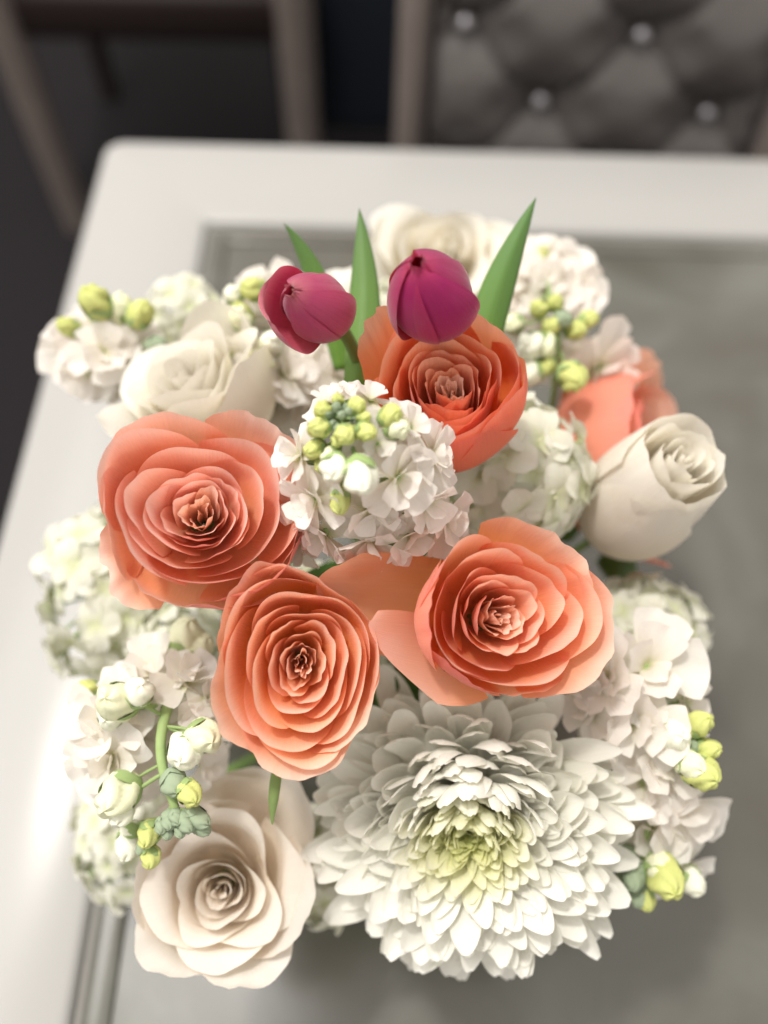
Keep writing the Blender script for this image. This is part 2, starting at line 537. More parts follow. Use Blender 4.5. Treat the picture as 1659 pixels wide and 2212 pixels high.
def rose_petal(rng, th, phi, P0, P1, P2, roll=0.0, rollz=-.3, lim=.30, limp=2.6, tip=0.0, spiral=.05, flare=.05, rip=.02, ripn=2.5,
               field=None, rho=1.0, ns=18, nt=33, s0=0.0, base_w=.45, fold=0.0, notch=0.0, lip=.03, nib=.003):
    S, T = petal_grid(ns, nt, s0)
    A = np.abs(T)
    L = 1 - lim * A ** limp + tip * (1 - A) ** 1.5 - notch * np.exp(-(T / .16) ** 2)
    q1, q2, q3 = rng.uniform(0, 6.3), rng.uniform(0, 6.3), rng.uniform(0, 6.3)
    L = L + nib * (np.sin(7 * T + q1) + .7 * np.sin(13 * T + q2) + .6 * np.sin(22 * T + q3))
    e = S * L
    b = lambda k: (1 - e) ** 2 * P0[k] + 2 * e * (1 - e) * P1[k] + e * e * P2[k]
    r, z = b(0), b(1)
    k = np.clip((e - .72) / .28, 0, 1.4)
    p1, p2, p3 = rng.uniform(0, 6.3), rng.uniform(0, 6.3), rng.uniform(0, 6.3)
    rv = 1 + .5 * np.sin(2.1 * T + p3)
    r = r + roll * rv * k ** 2
    z = z + roll * rv * rollz * k ** 2
    k2 = np.clip((e - .88) / .12, 0, 1.3)
    r = r + lip * k2 ** 2
    z = z - lip * .35 * k2 ** 2
    x = np.clip((e - .0) / .55, 0, 1)
    wid = phi * (base_w + (1 - base_w) * x * x * (3 - 2 * x))
    ang = th + wid * T
    r = r * (1 + spiral * T) + flare * A ** 3 * e
    r = r - fold * np.exp(-(T / .25) ** 2) * e
    w1 = np.sin(ripn * PI * T * .7 + p1) + .6 * np.sin(ripn * PI * 1.7 * T + p2) + .3 * np.sin(ripn * PI * 3.3 * T + p3)
    r = r + rip * e ** 4 * w1
    z = z + rip * .8 * e ** 4 * np.cos(ripn * PI * .8 * T + p2) + rip * .35 * e ** 5 * np.sin(ripn * PI * 2.6 * T + p1)
    if field is not None:
        r = r * (1 + field(ang, rho) * e)
    P = np.stack([r * np.cos(ang), r * np.sin(ang), z], -1)
    return P, np.clip(e, 0, 1.05), T


def make_field(rng, amp):
    c = [(k, amp / (k ** .6), rng.uniform(0, 6.3), rng.uniform(2, 5)) for k in (1, 2, 3, 4)]

    def f(ang, rho):
        v = 0
        for k, a, ph, dr in c:
            v = v + a * np.sin(k * ang + ph + dr * rho)
        return v
    return f


def rose(name, label, group, u, v, z, ax, rpx, mat, seed, kind='cup', n=30, oval=(1, 1), guards=(), hh=(1.0, .72), rmin=.035, phi0=54,
         field_amp=.075, gap=1.12, cat='rose', spin=0.0, sepals=True, rip=.021, roll_k=1.0, lim_k=1.0):
    rng = random.Random(seed)
    R = rpx * z / FPX
    axis = facing(u, v, ax)
    r_, u_, t_ = local_frame(u, v)
    P = at(u, v, z)
    h_out, h_in = hh
    base = P - axis * (R * h_out * .9)
    mt = axis_matrix(base, axis, r_, spin)
    T = thing(name, label, cat, group, mt)
    fld = make_field(rng, field_amp)
    sc = np.array([R * oval[0], R * oval[1], R])
    steps = [0] + [rng.uniform(.25, 1.0) ** 1.6 + .12 for _ in range(n - 1)]
    cum = np.cumsum(steps) / sum(steps)
    for i in range(n):
        f = cum[i] if kind == 'cup' else i / (n - 1)
        rho = rmin + (1 - rmin) * (1 - f) ** gap
        hm = mat + '_heart' if kind == 'cup' and rho < .24 else mat
        th = i * rad(137.5) + rng.uniform(-.22, .22)
        h = h_in + (h_out - h_in) * rho ** .8 + rng.uniform(-.06, .05)
        if kind == 'cup':
            phi = rad(phi0 + 26 * (1 - rho) + rng.uniform(-12, 8))
            roll = .10 * max(0, rho - .72) / .28 + rng.uniform(-.015, .02)
            P_, S, Tt = rose_petal(rng, th, phi, (.04 * rho, .0), (((.80 + .5 * rho ** 3) if h_out < 1.4 else (.95 + .6 * rho ** 3)) * rho, .14 * h), (rho * 1.0, h), roll=roll, rollz=-.25,
                                   lim=lim_k * rng.uniform(.24, .44), limp=rng.uniform(2.0, 3.0), spiral=rng.uniform(.02, .08) * rng.choice((1, 1, -1)),
                                   flare=rng.uniform(.0, .11) * (.3 + .7 * rho), lip=.018, rip=rip * (.5 + .8 * (1 - rho)), ripn=rng.uniform(.7, 1.8) * (1 + .3 * (1 - rho)), field=fld, rho=rho,
                                   s0=.0 if rho > .8 else .25, notch=rng.choice((0, 0, 0, .03, .05)))
        else:  # high centred white rose
            phi = rad(60 + 60 * (1 - rho) + rng.uniform(-6, 6))
            roll = roll_k * (.30 * max(0, rho - .35) / .65 + .015)
            P_, S, Tt = rose_petal(rng, th, phi, (.05 * rho, 0), ((.90 + .2 * rho) * rho + .03, .22 * h), (rho * .92, h), roll=roll, rollz=-.62,
                                   lim=.30 * lim_k, limp=2.0, tip=.05 * rho * lim_k, spiral=rng.uniform(.06, .12), flare=.05 * rho, rip=rip * .6,
                                   ripn=1.6, field=fld, rho=rho, s0=.0 if rho > .7 else .25)
        P_ = P_ + np.array([rng.gauss(0, .015), rng.gauss(0, .015), 0]) * S[..., None]
        node_obj('petal', sheet_mesh('petal', P_ * sc, S, Tt, .00045 if i < 6 else .0003, rng.random()), T, M[hm])
    for g in guards:
        gd = dict(g)
        th, phi = rad(gd.pop('th')), rad(gd.pop('phi'))
        P_, S, Tt = rose_petal(rng, th, phi, (.05, 0), gd.pop('c'), gd.pop('t'), rho=1.1, field=fld, ns=24, nt=33, **gd)
        node_obj('petal', sheet_mesh('petal', P_ * sc, S, Tt, .0005, rng.random()), T, M[mat])
    # hip and sepals
    node_obj('hip', lathe('hip', [(.001, .12 * R), (.16 * R, .10 * R), (.22 * R, .02 * R), (.20 * R, -.10 * R), (.10 * R, -.22 * R), (.0026, -.30 * R)], 14), T, M['stem'])
    if sepals:
        for k in range(5):
            S, Tt = petal_grid(10, 5)
            wd = .13 * (1 - S ** 1.6) + .004
            r = .16 + .72 * S
            zz = .02 - .10 * S + .10 * S ** 3
            a = 2 * PI * k / 5 + .3 + Tt * wd / np.maximum(r, .2)
            Q = np.stack([r * np.cos(a), r * np.sin(a), zz + .04 * Tt ** 2], -1) * R
            node_obj('sepal', sheet_mesh('sepal', Q, S, Tt, .0005), T, M['sepal'])
    stem_to_vase(T, base - axis * R * .28, axis, rng=rng)
    for k in range(3):
        S, Tt = petal_grid(12, 7)
        ln, a0 = rng.uniform(.03, .04), rng.uniform(0, 6.3)
        wd = .42 * ln * np.sin(PI * np.clip(.04 + .96 * S, 0, 1)) ** .8
        r0 = .012 + S * ln
        zz = -R * .5 - .03 - .012 * k + .010 * S - .022 * S ** 2 + .25 * np.abs(Tt) * wd
        Q = np.stack([r0 * math.cos(a0) - wd * Tt * math.sin(a0), r0 * math.sin(a0) + wd * Tt * math.cos(a0), zz], -1)
        node_obj('leaf', sheet_mesh('leaf', Q, S, Tt, .0005), T, M['roseleaf'])
    return T


# ---- the five coral roses
GC = 'coral garden roses'
rose('coral_rose', 'large peach coral rose with a swirled heart, below the pointed ivory rose', GC, 432, 1100, .345, (-.05, .22, 1), 193, 'coral_peach', 11,
     n=31, hh=(1.0, .74), oval=(1.0, .94), guards=[
         dict(th=212, phi=34, c=(1.25, .0), t=(1.34, .42), roll=.08, rollz=-1.0, rip=.035, fold=.06),
         dict(th=262, phi=50, c=(1.42, .0), t=(1.14, .62), roll=.05, rip=.03),
         dict(th=318, phi=50, c=(1.42, .0), t=(1.06, .80), roll=.03, rip=.02),
         dict(th=52, phi=36, c=(1.30, .15), t=(1.20, 1.05), roll=.10, rip=.03),
         dict(th=125, phi=52, c=(1.38, .05), t=(1.08, .95), roll=.08, rip=.02),
         dict(th=175, phi=48, c=(1.40, .05), t=(1.07, .92), roll=.07, rip=.02),
         dict(th=5, phi=48, c=(1.40, .05), t=(1.04, .98), roll=.03, rip=.02)])
R2 = rose('coral_rose', 'oval apricot coral rose full of tight upright petals, lowest of the coral roses', GC, 650, 1440, .345, (.0, -.10, 1), 176, 'coral_orange', 23,
     n=33, hh=(1.05, .76), oval=(.86, 1.12), guards=[
         dict(th=270, phi=58, c=(1.15, .05), t=(1.10, .95), roll=.12, rip=.02),
         dict(th=200, phi=50, c=(1.15, .05), t=(1.07, .98), roll=.06, rip=.025),
         dict(th=330, phi=55, c=(1.18, .05), t=(1.07, 1.0), roll=.10, rip=.025),
         dict(th=85, phi=60, c=(1.15, .1), t=(1.06, .92), roll=.04, rip=.02),
         dict(th=130, phi=50, c=(1.15, .1), t=(1.08, .88), roll=.05, rip=.03)])
R3 = rose('coral_rose', 'coral rose turned sideways with loose folded outer petals, above the white chrysanthemum', GC, 1098, 1332, .345, (.40, .02, 1), 174, 'coral_pink', 37,
     n=29, hh=(1.15, .90), oval=(1.02, .95), guards=[
         dict(th=-14, phi=58, c=(1.38, .3), t=(1.26, 1.0), roll=.10, rip=.035),
         dict(th=48, phi=50, c=(1.3, .2), t=(1.14, 1.08), roll=.10, rip=.035),
         dict(th=178, phi=46, c=(1.30, .05), t=(1.02, 1.10), roll=-.03, rip=.02),
         dict(th=230, phi=46, c=(1.30, .02), t=(1.02, .92), roll=.02, rip=.02),
         dict(th=280, phi=46, c=(1.30, .02), t=(1.08, .90), roll=.02, rip=.02)])
rose('coral_rose', 'deep orange coral rose leaning back beneath the two tulips', GC, 968, 822, .362, (-.04, .60, 1), 138, 'coral_red', 41,
     n=28, hh=(1.70, 1.34), lim_k=.45, phi0=58, guards=[
         dict(th=140, phi=27, c=(1.50, .3), t=(1.42, 1.95), roll=.10, rip=.05),
         dict(th=272, phi=66, c=(1.62, .0), t=(1.06, 1.52), roll=.03, rip=.02),
         dict(th=205, phi=54, c=(1.58, .0), t=(1.10, 1.60), roll=.0, rip=.03),
         dict(th=338, phi=64, c=(1.60, .0), t=(1.12, 1.70), roll=.02, rip=.03),
         dict(th=55, phi=60, c=(1.5, .1), t=(1.10, 1.76), roll=.04, rip=.02),
         dict(th=110, phi=50, c=(1.5, .1), t=(1.10, 1.76), roll=.04, rip=.02)])
rose('coral_rose', 'blurred coral rose seen from its side behind the ivory rosebud', GC, 1422, 968, .49, (.80, .12, .22), 188, 'coral_pink', 53,
     n=26, hh=(1.35, 1.0), guards=[
         dict(th=180, phi=60, c=(1.3, .1), t=(1.02, 1.3), roll=.02, rip=.02),
         dict(th=90, phi=50, c=(1.3, .1), t=(1.25, 1.2), roll=.15, rip=.03),
         dict(th=280, phi=50, c=(1.3, .1), t=(1.25, 1.25), roll=.12, rip=.03)])



def patch_petal(parent, ctrl, mat, ns=22, nt=22, seed=0, ruff=.0012):
    """loose petal from a 3x3 net of points, rows foot -> rim"""
    inv = parent.matrix_basis.inverted()
    C = np.array([[tuple(inv @ at(*p)) for p in row] for row in ctrl])
    S, T = petal_grid(ns, nt)
    t = .5 + .5 * T * (.8 + .2 * np.sin(PI * S * .5))
    E_ = S * (1 - .30 * np.abs(T) ** 2.6)
    B = lambda x: ((1 - x) ** 2, 2 * x * (1 - x), x * x)
    bs, bt = B(E_), B(t)
    P = sum((bs[i] * bt[j])[..., None] * C[i, j] for i in range(3) for j in range(3))
    rng = random.Random(seed)
    w = np.sin(5 * t + rng.uniform(0, 6)) + .5 * np.sin(11 * t + rng.uniform(0, 6))
    P[..., 2] += ruff * w * S ** 4
    P[..., 1] += ruff * .6 * np.roll(w, 3, 1) * S ** 4
    return node_obj('petal', sheet_mesh('petal', P, np.clip(.55 + .45 * E_, 0, 1), T, rnd=rng.random()), parent, M[mat])


sp = patch_petal(R2, [[(592, 1640, .385), (604, 1642, .384), (616, 1640, .385)], [(574, 1700, .372), (588, 1705, .368), (606, 1700, .372)],
                      [(582, 1775, .372), (588, 1790, .370), (594, 1775, .372)]], 'sepal', 14, 7, 3, 0)
sp.name = 'sepal'
patch_petal(R3, [[(1000, 1190, .385), (990, 1320, .405), (960, 1440, .395)], [(860, 1190, .360), (830, 1320, .408), (870, 1440, .388)],
                 [(665, 1195, .345), (670, 1300, .376), (750, 1380, .370)]], 'coral_red', seed=1, ruff=.002)
patch_petal(R3, [[(930, 1310, .378), (1000, 1420, .384), (1070, 1530, .372)], [(860, 1320, .346), (900, 1420, .378), (990, 1540, .362)],
                 [(760, 1310, .345), (800, 1385, .352), (890, 1500, .352)]], 'coral_pink', seed=2, ruff=.002)

# ---- the white roses
GW = 'white and cream roses'
rose('white_rose', 'pointed ivory rose behind the large peach coral rose', GW, 395, 808, .42, (-.46, .70, .58), 128, 'ivory', 61, kind='tea', n=20,
     hh=(1.9, 1.9), rmin=.06, lim_k=.6, guards=[
         dict(th=190, phi=40, c=(1.3, .3), t=(1.45, 1.60), roll=.22, rollz=-.8, tip=.12),
         dict(th=330, phi=62, c=(1.55, .1), t=(1.20, 1.75), roll=.05, tip=.08),
         dict(th=262, phi=52, c=(1.5, .1), t=(1.22, 1.65), roll=.10, tip=.10),
         dict(th=60, phi=52, c=(1.5, .1), t=(1.18, 1.85), roll=.10, tip=.10)])
rose('white_rosebud', 'long ivory rosebud leaning out on the side with the blurred coral rose', GW, 1468, 1000, .405, (.46, .45, .77), 82, 'ivory', 67, kind='tea', n=14,
     hh=(5.2, 5.15), rmin=.05, field_amp=.05, roll_k=.45, lim_k=.28, guards=[
         dict(th=205, phi=100, c=(2.4, .8), t=(1.02, 5.0), roll=.03, tip=.0, base_w=.85, lim=.10, flare=.0, rip=.03),
         dict(th=325, phi=100, c=(2.35, .8), t=(1.10, 4.85), roll=.20, tip=.01, base_w=.85, lim=.10, flare=.0, rip=.04),
         dict(th=85, phi=100, c=(2.35, .8), t=(1.05, 5.1), roll=.10, tip=.01, base_w=.85, lim=.10, flare=.0, rip=.04),
         dict(th=255, phi=88, c=(2.5, .6), t=(1.15, 4.5), roll=.02, tip=.03, base_w=.85, lim=.45, flare=.0)])
rose('white_rose', 'open cream rose hanging low beside the white chrysanthemum', GW, 474, 1925, .395, (-.10, -.16, 1), 152, 'cream', 71, kind='tea', n=19,
     hh=(1.05, 1.05), rmin=.05, guards=[
         dict(th=290, phi=52, c=(1.25, .1), t=(1.16, .86), roll=.16, rollz=-.5, tip=.16),
         dict(th=232, phi=50, c=(1.25, .1), t=(1.12, .84), roll=.14, rollz=-.5, tip=.12),
         dict(th=345, phi=50, c=(1.25, .1), t=(1.14, .96), roll=.16, tip=.12),
         dict(th=170, phi=50, c=(1.25, .1), t=(1.10, .90), roll=.14, tip=.12),
         dict(th=52, phi=48, c=(1.5, .0), t=(1.45, .55), roll=.02, tip=.06),
         dict(th=100, phi=44, c=(1.5, .0), t=(1.40, .50), roll=.02, tip=.06),
         dict(th=120, phi=46, c=(1.25, .1), t=(1.12, .92), roll=.1)])
rose('white_rose', 'blurred white rose standing behind the dark tulip', GW, 955, 540, .52, (.02, .45, 1), 115, 'ivory', 79, kind='tea', n=16,
     hh=(1.2, 1.25), rmin=.08, guards=[dict(th=270, phi=60, c=(1.3, .0), t=(1.05, 1.0), roll=.1), dict(th=0, phi=50, c=(1.2, .1), t=(1.25, .9), roll=.2, tip=.1),
                                       dict(th=170, phi=50, c=(1.2, .1), t=(1.15, 1.0), roll=.15, tip=.1)])


# ------------------------------------------------------------------ tulips
def tulip(label, u, v, z, ax, rpx, lpx, mat, seed, leaves, spin=0.0, open_petal=None):
    rng = random.Random(seed)
    axis = facing(u, v, ax)
    r_, _, _ = local_frame(u, v)
    R, L = rpx * z / FPX, lpx * z / FPX
    base = at(u, v, z)
    T = thing('tulip', label, 'tulip', 'closed purple tulips', axis_matrix(base, axis, r_, spin))
    for i in range(6):
        outer = i < 3
        th = i * rad(120) + (0 if outer else rad(60))
        S, Tt = petal_grid(26, 19)
        A = np.abs(Tt)
        e = S * (1 - .11 * A ** 2.2)
        k = 1.0 if outer else .90
        prof = np.sin(PI * np.clip(e / .94, 0, 1) ** .72 * .995) ** .60
        r = R * k * (prof * .97 + .03)
        wid = rad(72 if outer else 62) * (.6 + .4 * np.sin(PI * np.clip(e * .9 + .1, 0, 1)) ** .5)
        ang = th + wid * Tt
        r = r * (1 + .085 * Tt) + R * (.05 * A ** 3 - .05 * (1 - A) ** 2) * np.sin(PI * e) + R * .10 * np.clip((e - .8) / .2, 0, 1) ** 2 * (.6 + .5 * np.sin(i * 2.1))
        r = r + R * .02 * np.sin(3 * Tt + i) * e
        zz = L * (e * (1.0 if outer else 1.0) + .02 * np.cos(2.2 * Tt + i * 1.7) * e ** 3)
        if open_petal == i:
            r = r + R * .95 * e ** 1.6
            zz = zz - L * .14 * e ** 2
        P = np.stack([r * np.cos(ang), r * np.sin(ang), zz], -1)
        node_obj('petal', sheet_mesh('petal', P, np.clip(e, 0, 1), Tt, .0005, rng.random()), T, M[mat])
    stem_to_vase(T, base + axis * .001, axis, .0032, rng, bulge=.05)
    inv = T.matrix_basis.inverted()
    for (p0, p1, p2, wpx, lz, tw) in leaves:
        a, b, c = at(*p0), at(*p1), at(*p2)
        S, Tt = petal_grid(26, 9)
        P = np.zeros(S.shape + (3,))
        for i_, s in enumerate(np.linspace(0, 1, 26)):
            q = a * (1 - s) ** 2 + b * 2 * s * (1 - s) + c * s * s
            d = ((b - a) * (1 - s) + (c - b) * s).normalized()
            toc = (CAM - q).normalized()
            wv = d.cross(toc).normalized()
            ang = tw * (1 - s)
            nrm = wv.cross(d).normalized()
            wv2 = wv * math.cos(ang) + nrm * math.sin(ang)
            n2 = wv2.cross(d)
            wd = wpx * lz / FPX * (math.sin(PI * min(1, .22 + .78 * s)) ** .9 + .012) * .5
            for j, t in enumerate(np.linspace(-1, 1, 9)):
                P[i_, j] = inv @ (q + wv2 * (wd * t) + n2 * (-abs(t) ** 1.3 * wd * .45))
        node_obj('leaf', sheet_mesh('leaf', P, S, Tt, .0009, solid=True), T, M['leaf'])
    return T


tulip('dusky pink tulip with one petal lifting away, nearer the ivory rose', 722, 692, .375, (-.42, .28, .86), 71, 208, 'tulip', 5, [
    ((735, 800, .43), (700, 590, .42), (614, 482, .41), 52, .41, .35),
    ((762, 880, .392), (800, 650, .405), (776, 450, .41), 74, .40, .3)], spin=rad(62), open_petal=1)
tulip('deep magenta tulip standing over the orange coral rose', 950, 690, .365, (-.20, .44, .85), 90, 240, 'tulip_dark', 6, [
    ((1030, 850, .41), (1050, 650, .405), (1158, 427, .40), 80, .41, -.4)], spin=rad(-82))


# ------------------------------------------------------------------ chrysanthemum
def mum():
    rng = random.Random(3)
    u, v, z = 1012, 1800, .386
    axis = facing(u, v, (-.02, -.32, 1))
    r_, _, _ = local_frame(u, v)
    R = 348 * z / FPX
    mt = axis_matrix(at(u, v, z) - axis * R * .22, axis, r_)
    T = thing('chrysanthemum', 'huge shaggy white chrysanthemum with a greenish heart', 'chrysanthemum', None, mt)
    N, N_IN = 470, 172                                # the outer 298 petals are parts, the crowded small heart is one part
    heartV, heartF, heartS, hn = [], [], [], 0
    for k in range(N):
        f = (k + .5) / N
        th = k * rad(137.508) + rng.uniform(-.2, .2)
        upness = math.sin(th)                      # petals above the heart curve forward over it
        ff = f ** .60
        a0 = rad(14 + 88 * ff + rng.uniform(-8, 8))
        L = R * (.08 + .92 * f ** .72) * rng.uniform(.88, 1.08)
        if upness > 0:
            rim_ = min(1.0, max(0.0, (ff - .72) / .25))
            bend = rad(-36 - 54 * ff * upness * (1 - .85 * rim_))
            L *= 1 + .10 * upness * ff
        else:
            bend = rad(-36 + 40 * ff * -upness)
        bend += rad(rng.uniform(-15, 15))
        W = R * (.034 + .068 * min(1, f * 1.6)) * rng.uniform(.85, 1.2)
        r0 = R * .02 + R * .11 * f
        ns, nt = 13, 5
        S, Tt = petal_grid(ns, nt)
        S = 1 - (1 - S) ** 1.7
        rr, zz = r0, R * (.06 - .14 * f)
        path = []
        side = rng.uniform(-1.0, 1.0)
        for i in range(ns):
            s, s_next = S[i, 0], S[min(i + 1, ns - 1), 0]
            al = a0 + bend * s ** 1.5
            path.append((rr, zz, al, s))
            rr += math.sin(al) * L * (s_next - s)
            zz += math.cos(al) * L * (s_next - s)
        P = np.zeros((ns, nt, 3))
        ch = rng.uniform(.25, .65)
        twst = rng.uniform(-.45, .45)
        ct, sn = math.cos(th), math.sin(th)
        drop = (.03 + .22 * max(0.0, upness) * min(1.0, (1.1 - ff) / .3)) * R * ff
        for i, (r1, z1, al, s) in enumerate(path):
            wd = W * (.42 + .58 * math.sin(PI * min(1, .05 + .60 * s)))
            if s > .72:
                wd *= max(0.0, 1 - ((s - .72) / .29) ** 2) ** .6 + .02
            nr, nz = -math.cos(al), math.sin(al)   # towards the axis side
            tw = twst * s
            for j, t in enumerate(np.linspace(-1, 1, nt)):
                lift = wd * ch * (t * t - .4) + t * wd * math.sin(tw)
                x = r1 + nr * lift
                y = t * wd * math.cos(tw) + side * W * s * s * 2
                P[i, j] = (x * ct - y * sn, x * sn + y * ct - drop * s ** 2, z1 + nz * lift)
        if k >= N_IN:
            node_obj('petal', sheet_mesh('petal', P, S, Tt, .0005, rng.random()), T, M['mum'])
        else:
            idx = np.arange(ns * nt).reshape(ns, nt) + hn
            heartF.append(np.stack([idx[:-1, :-1], idx[:-1, 1:], idx[1:, 1:], idx[1:, :-1]], -1).reshape(-1, 4))
            heartV.append(P.reshape(-1, 3))
            # the innermost petals stay green nearly to their tips
            heartS.append(np.stack([np.clip(S.ravel() * (.25 + .9 * k / N_IN), 0, 1), Tt.ravel() * .5 + .5, np.zeros(ns * nt), np.full(ns * nt, rng.random())], -1))
            hn += ns * nt
    ho = node_obj('inner_petals', raw_mesh('inner_petals', np.concatenate(heartV), np.concatenate(heartF), np.concatenate(heartS)), T, M['mum_mid'])
    ho['kind'] = 'stuff'
    node_obj('receptacle', lathe('receptacle', [(.001, .05 * R), (.10 * R, .0), (.14 * R, -.08 * R), (.10 * R, -.18 * R), (.003, -.25 * R)], 14), T, M['stem'])
    stem_to_vase(T, at(u, v, z) - axis * R * .40, axis, .0035, rng, bulge=.03)


mum()

# ------------------------------------------------------------------ stock: shared florets, buds
PR = random.Random(99)


def ruffled(seed, length=1.0, width=1.05, ruff=.055, cup=.16, claw=.30, ns=14, nt=15):
    rng = random.Random(seed)
    S, T = petal_grid(ns, nt)
    A = np.abs(T)
    e = S * (1 - .16 * A ** 2.2 - rng.choice((0, .06, .1)) * np.exp(-(T / .25) ** 2))
    wv = width * .5 * (claw + (1 - claw) * np.clip(np.sin(PI * .5 * np.clip(e * 1.15, 0, 1)), 0, 1) ** 1.5)
    p = [rng.uniform(0, 6.3) for _ in range(4)]
    x = wv * T * (1 - .12 * e ** 6)
    y = e * length
    zz = cup * (T * T) * width * .5 + .25 * cup * np.sin(PI * e) * -1 - rng.uniform(-.05, .25) * e ** 2 * length
    zz = zz + ruff * e ** 2 * (np.sin(3.6 * T + p[0]) + .55 * np.sin(8 * T + p[1]) * e ** 2 + .5 * np.sin(4 * e + p[2]))
    fold = rng.uniform(-.14, .14)
    zz = zz + fold * np.abs(x - .1 * math.sin(p[3])) * e
    return np.stack([x, y, zz], -1), np.clip(e, 0, 1), T


STOCK_PETALS = [sheet_mesh('petal', *(lambda q: (q[0], q[1], q[2]))(ruffled(200 + i)), th=.02, rnd=i / 9) for i in range(9)]
for me in STOCK_PETALS:
    me.materials.append(M['stock'])
CALYX = lathe('floret', [(.02, -.55), (.10, -.5), (.14, -.2), (.13, .02), (.05, .05), (.001, .04)], 8, 4, .12)
CALYX.materials.append(M['stockstem'])
BUD = {}


def crinkled(seed, lobes, amp, tip):
    rng = random.Random(seed)
    n, seg = 15, 28
    V, F = [], []
    p1, p2 = rng.uniform(0, 6), rng.uniform(0, 6)
    for i in range(n):
        b = PI * i / (n - 1)
        for k in range(seg):
            a = 2 * PI * k / seg
            w = abs(math.cos(.5 * lobes * a + 1.9 * b + p1)) ** .6 - .6
            w2 = math.sin(3 * a + 5 * b + p2) * math.sin(4 * b) * .4
            r = .44 * math.sin(b) ** .8 * (1 + amp * (w + w2) * math.sin(b))
            zc = -math.cos(b) * .5 * (1 + tip * max(0, -math.cos(b)) * w)
            V.append((max(r, .001) * math.cos(a), max(r, .001) * math.sin(a) * .94, zc))
    for i in range(n - 1):
        for k in range(seg):
            k2 = (k + 1) % seg
            F.append((i * seg + k, i * seg + k2, (i + 1) * seg + k2, (i + 1) * seg + k))
    return raw_mesh('bud', V, F)


for k_, mt_, lo, am in (('g', 'greybud', 4, .22), ('y', 'limebud', 5, .34), ('p', 'palebud', 4, .34), ('w', 'whitebud', 3, .30)):
    BUD[k_] = []
    for q_ in range(3):
        me = crinkled(700 + q_ + 10 * lo, lo, am, .25)
        me.materials.append(M[mt_])
        BUD[k_].append(me)
cupS, cupT = petal_grid(7, 21)
_rr = .45 * np.sin(PI * .5 * np.clip(cupS * 1.3 + .12, 0, 1)) + .015
_zz = -.52 + (.62 + .22 * np.abs(np.sin(2 * PI * cupT))) * cupS * .75
SEPCUP = sheet_mesh('sepal_cup', np.stack([_rr * np.cos(PI * cupT), _rr * np.sin(PI * cupT), _zz], -1), cupS, cupT, .02)
SEPCUP.materials.append(M['stockstem'])
SEPCUP_G = SEPCUP.copy()
SEPCUP_G.materials.clear()
SEPCUP_G.materials.append(M['greybud'])


def floret(parent, pos, axis, size, rng, full=True):
    f = node_obj('floret', CALYX, parent, local=axis_matrix(pos, axis, None, rng.uniform(0, 6.3), size * .5))
    whorls = [(4, (62, 104), 1.0), (3, (34, 66), .80), (2, (8, 36), .60)] if full else [(4, (70, 98), 1.0), (3, (20, 50), .62)]
    for n, (lo, hi), sc in whorls:
        off = rng.uniform(0, 6.3)
        for k in range(n):
            el = rad(rng.uniform(lo, hi))
            m = Matrix.Rotation(off + 2 * PI * k / n + rng.uniform(-.3, .3), 4, 'Z') @ Matrix.Rotation(rad(90) - el, 4, 'X') @ \
                Matrix.Rotation(rng.uniform(-.22, .22), 4, 'Y') @ Matrix.Diagonal((sc * rng.uniform(.85, 1.1) * rng.choice((-1, 1)), sc * rng.uniform(.9, 1.1), sc, 1))
            node_obj('petal', rng.choice(STOCK_PETALS), f, local=m)
    return f


def bud(parent, kind, pos, axis, size, rng, cup=True):
    st = rng.uniform(.85, 1.15)
    m = axis_matrix(pos, axis, None, rng.uniform(0, 6.3), size) @ Matrix.Diagonal((1, 1, 1.25 * st, 1))
    b = node_obj('bud', rng.choice(BUD[kind]), parent, local=m)
    if cup:
        node_obj('sepal_cup', SEPCUP_G if kind == 'g' else SEPCUP, b)
    return b


def stock(label, spine, items, seed, r=.0026, fk=1.8):
    """spine: plan points base -> tip; items: (kind, u, v, depth, size in plan px, facing)"""
    rng = random.Random(seed)
    pts = [at(*p) for p in spine]
    # smooth the spine
    for _ in range(2):
        q = [pts[0]]
        for a, b in zip(pts[:-1], pts[1:]):
            q += [a.lerp(b, .25), a.lerp(b, .75)]
        q.append(pts[-1])
        pts = q
    axis0 = (pts[1] - pts[0]).normalized()
    T = thing('stock_flower', label, 'stock flower', 'white stock stems', Matrix.Translation(pts[0]))
    off = pts[0]
    inv = T.matrix_basis.inverted()
    node_obj('stalk', tube_mesh('stalk', [p - off for p in pts], list(np.linspace(r, r * .55, len(pts))), 8), T, M['stockstem'])
    stem_to_vase(T, pts[0] + axis0 * .002, axis0, r, rng, 'stockstem')
    for it in items:
        kind, u, v, z, sz, ax = it
        p = at(u, v, z)
        s = sz * z / FPX
        a = facing(u, v, ax)
        j = min(range(len(pts)), key=lambda i: (pts[i] - (p - a * s * .9)).length)
        q = pts[j]
        back = p - a * s * (.30 if kind == 'f' or kind == 'h' else .55)
        node_obj('pedicel', tube_mesh('pedicel', [x - off for x in bez(q, q.lerp(back, .5) - a * s * .15, back, 6)], .0010 if kind in 'fhw' else .0008, 6), T, M['stockstem'])
        if kind in 'fh':
            floret(T, p - off, a, s * fk, rng, kind == 'f')
        else:
            bud(T, kind, p - off, a, s * (1.05 if kind in 'gw' else 1.12), rng, kind != 'w' or rng.random() < .7)
    return T


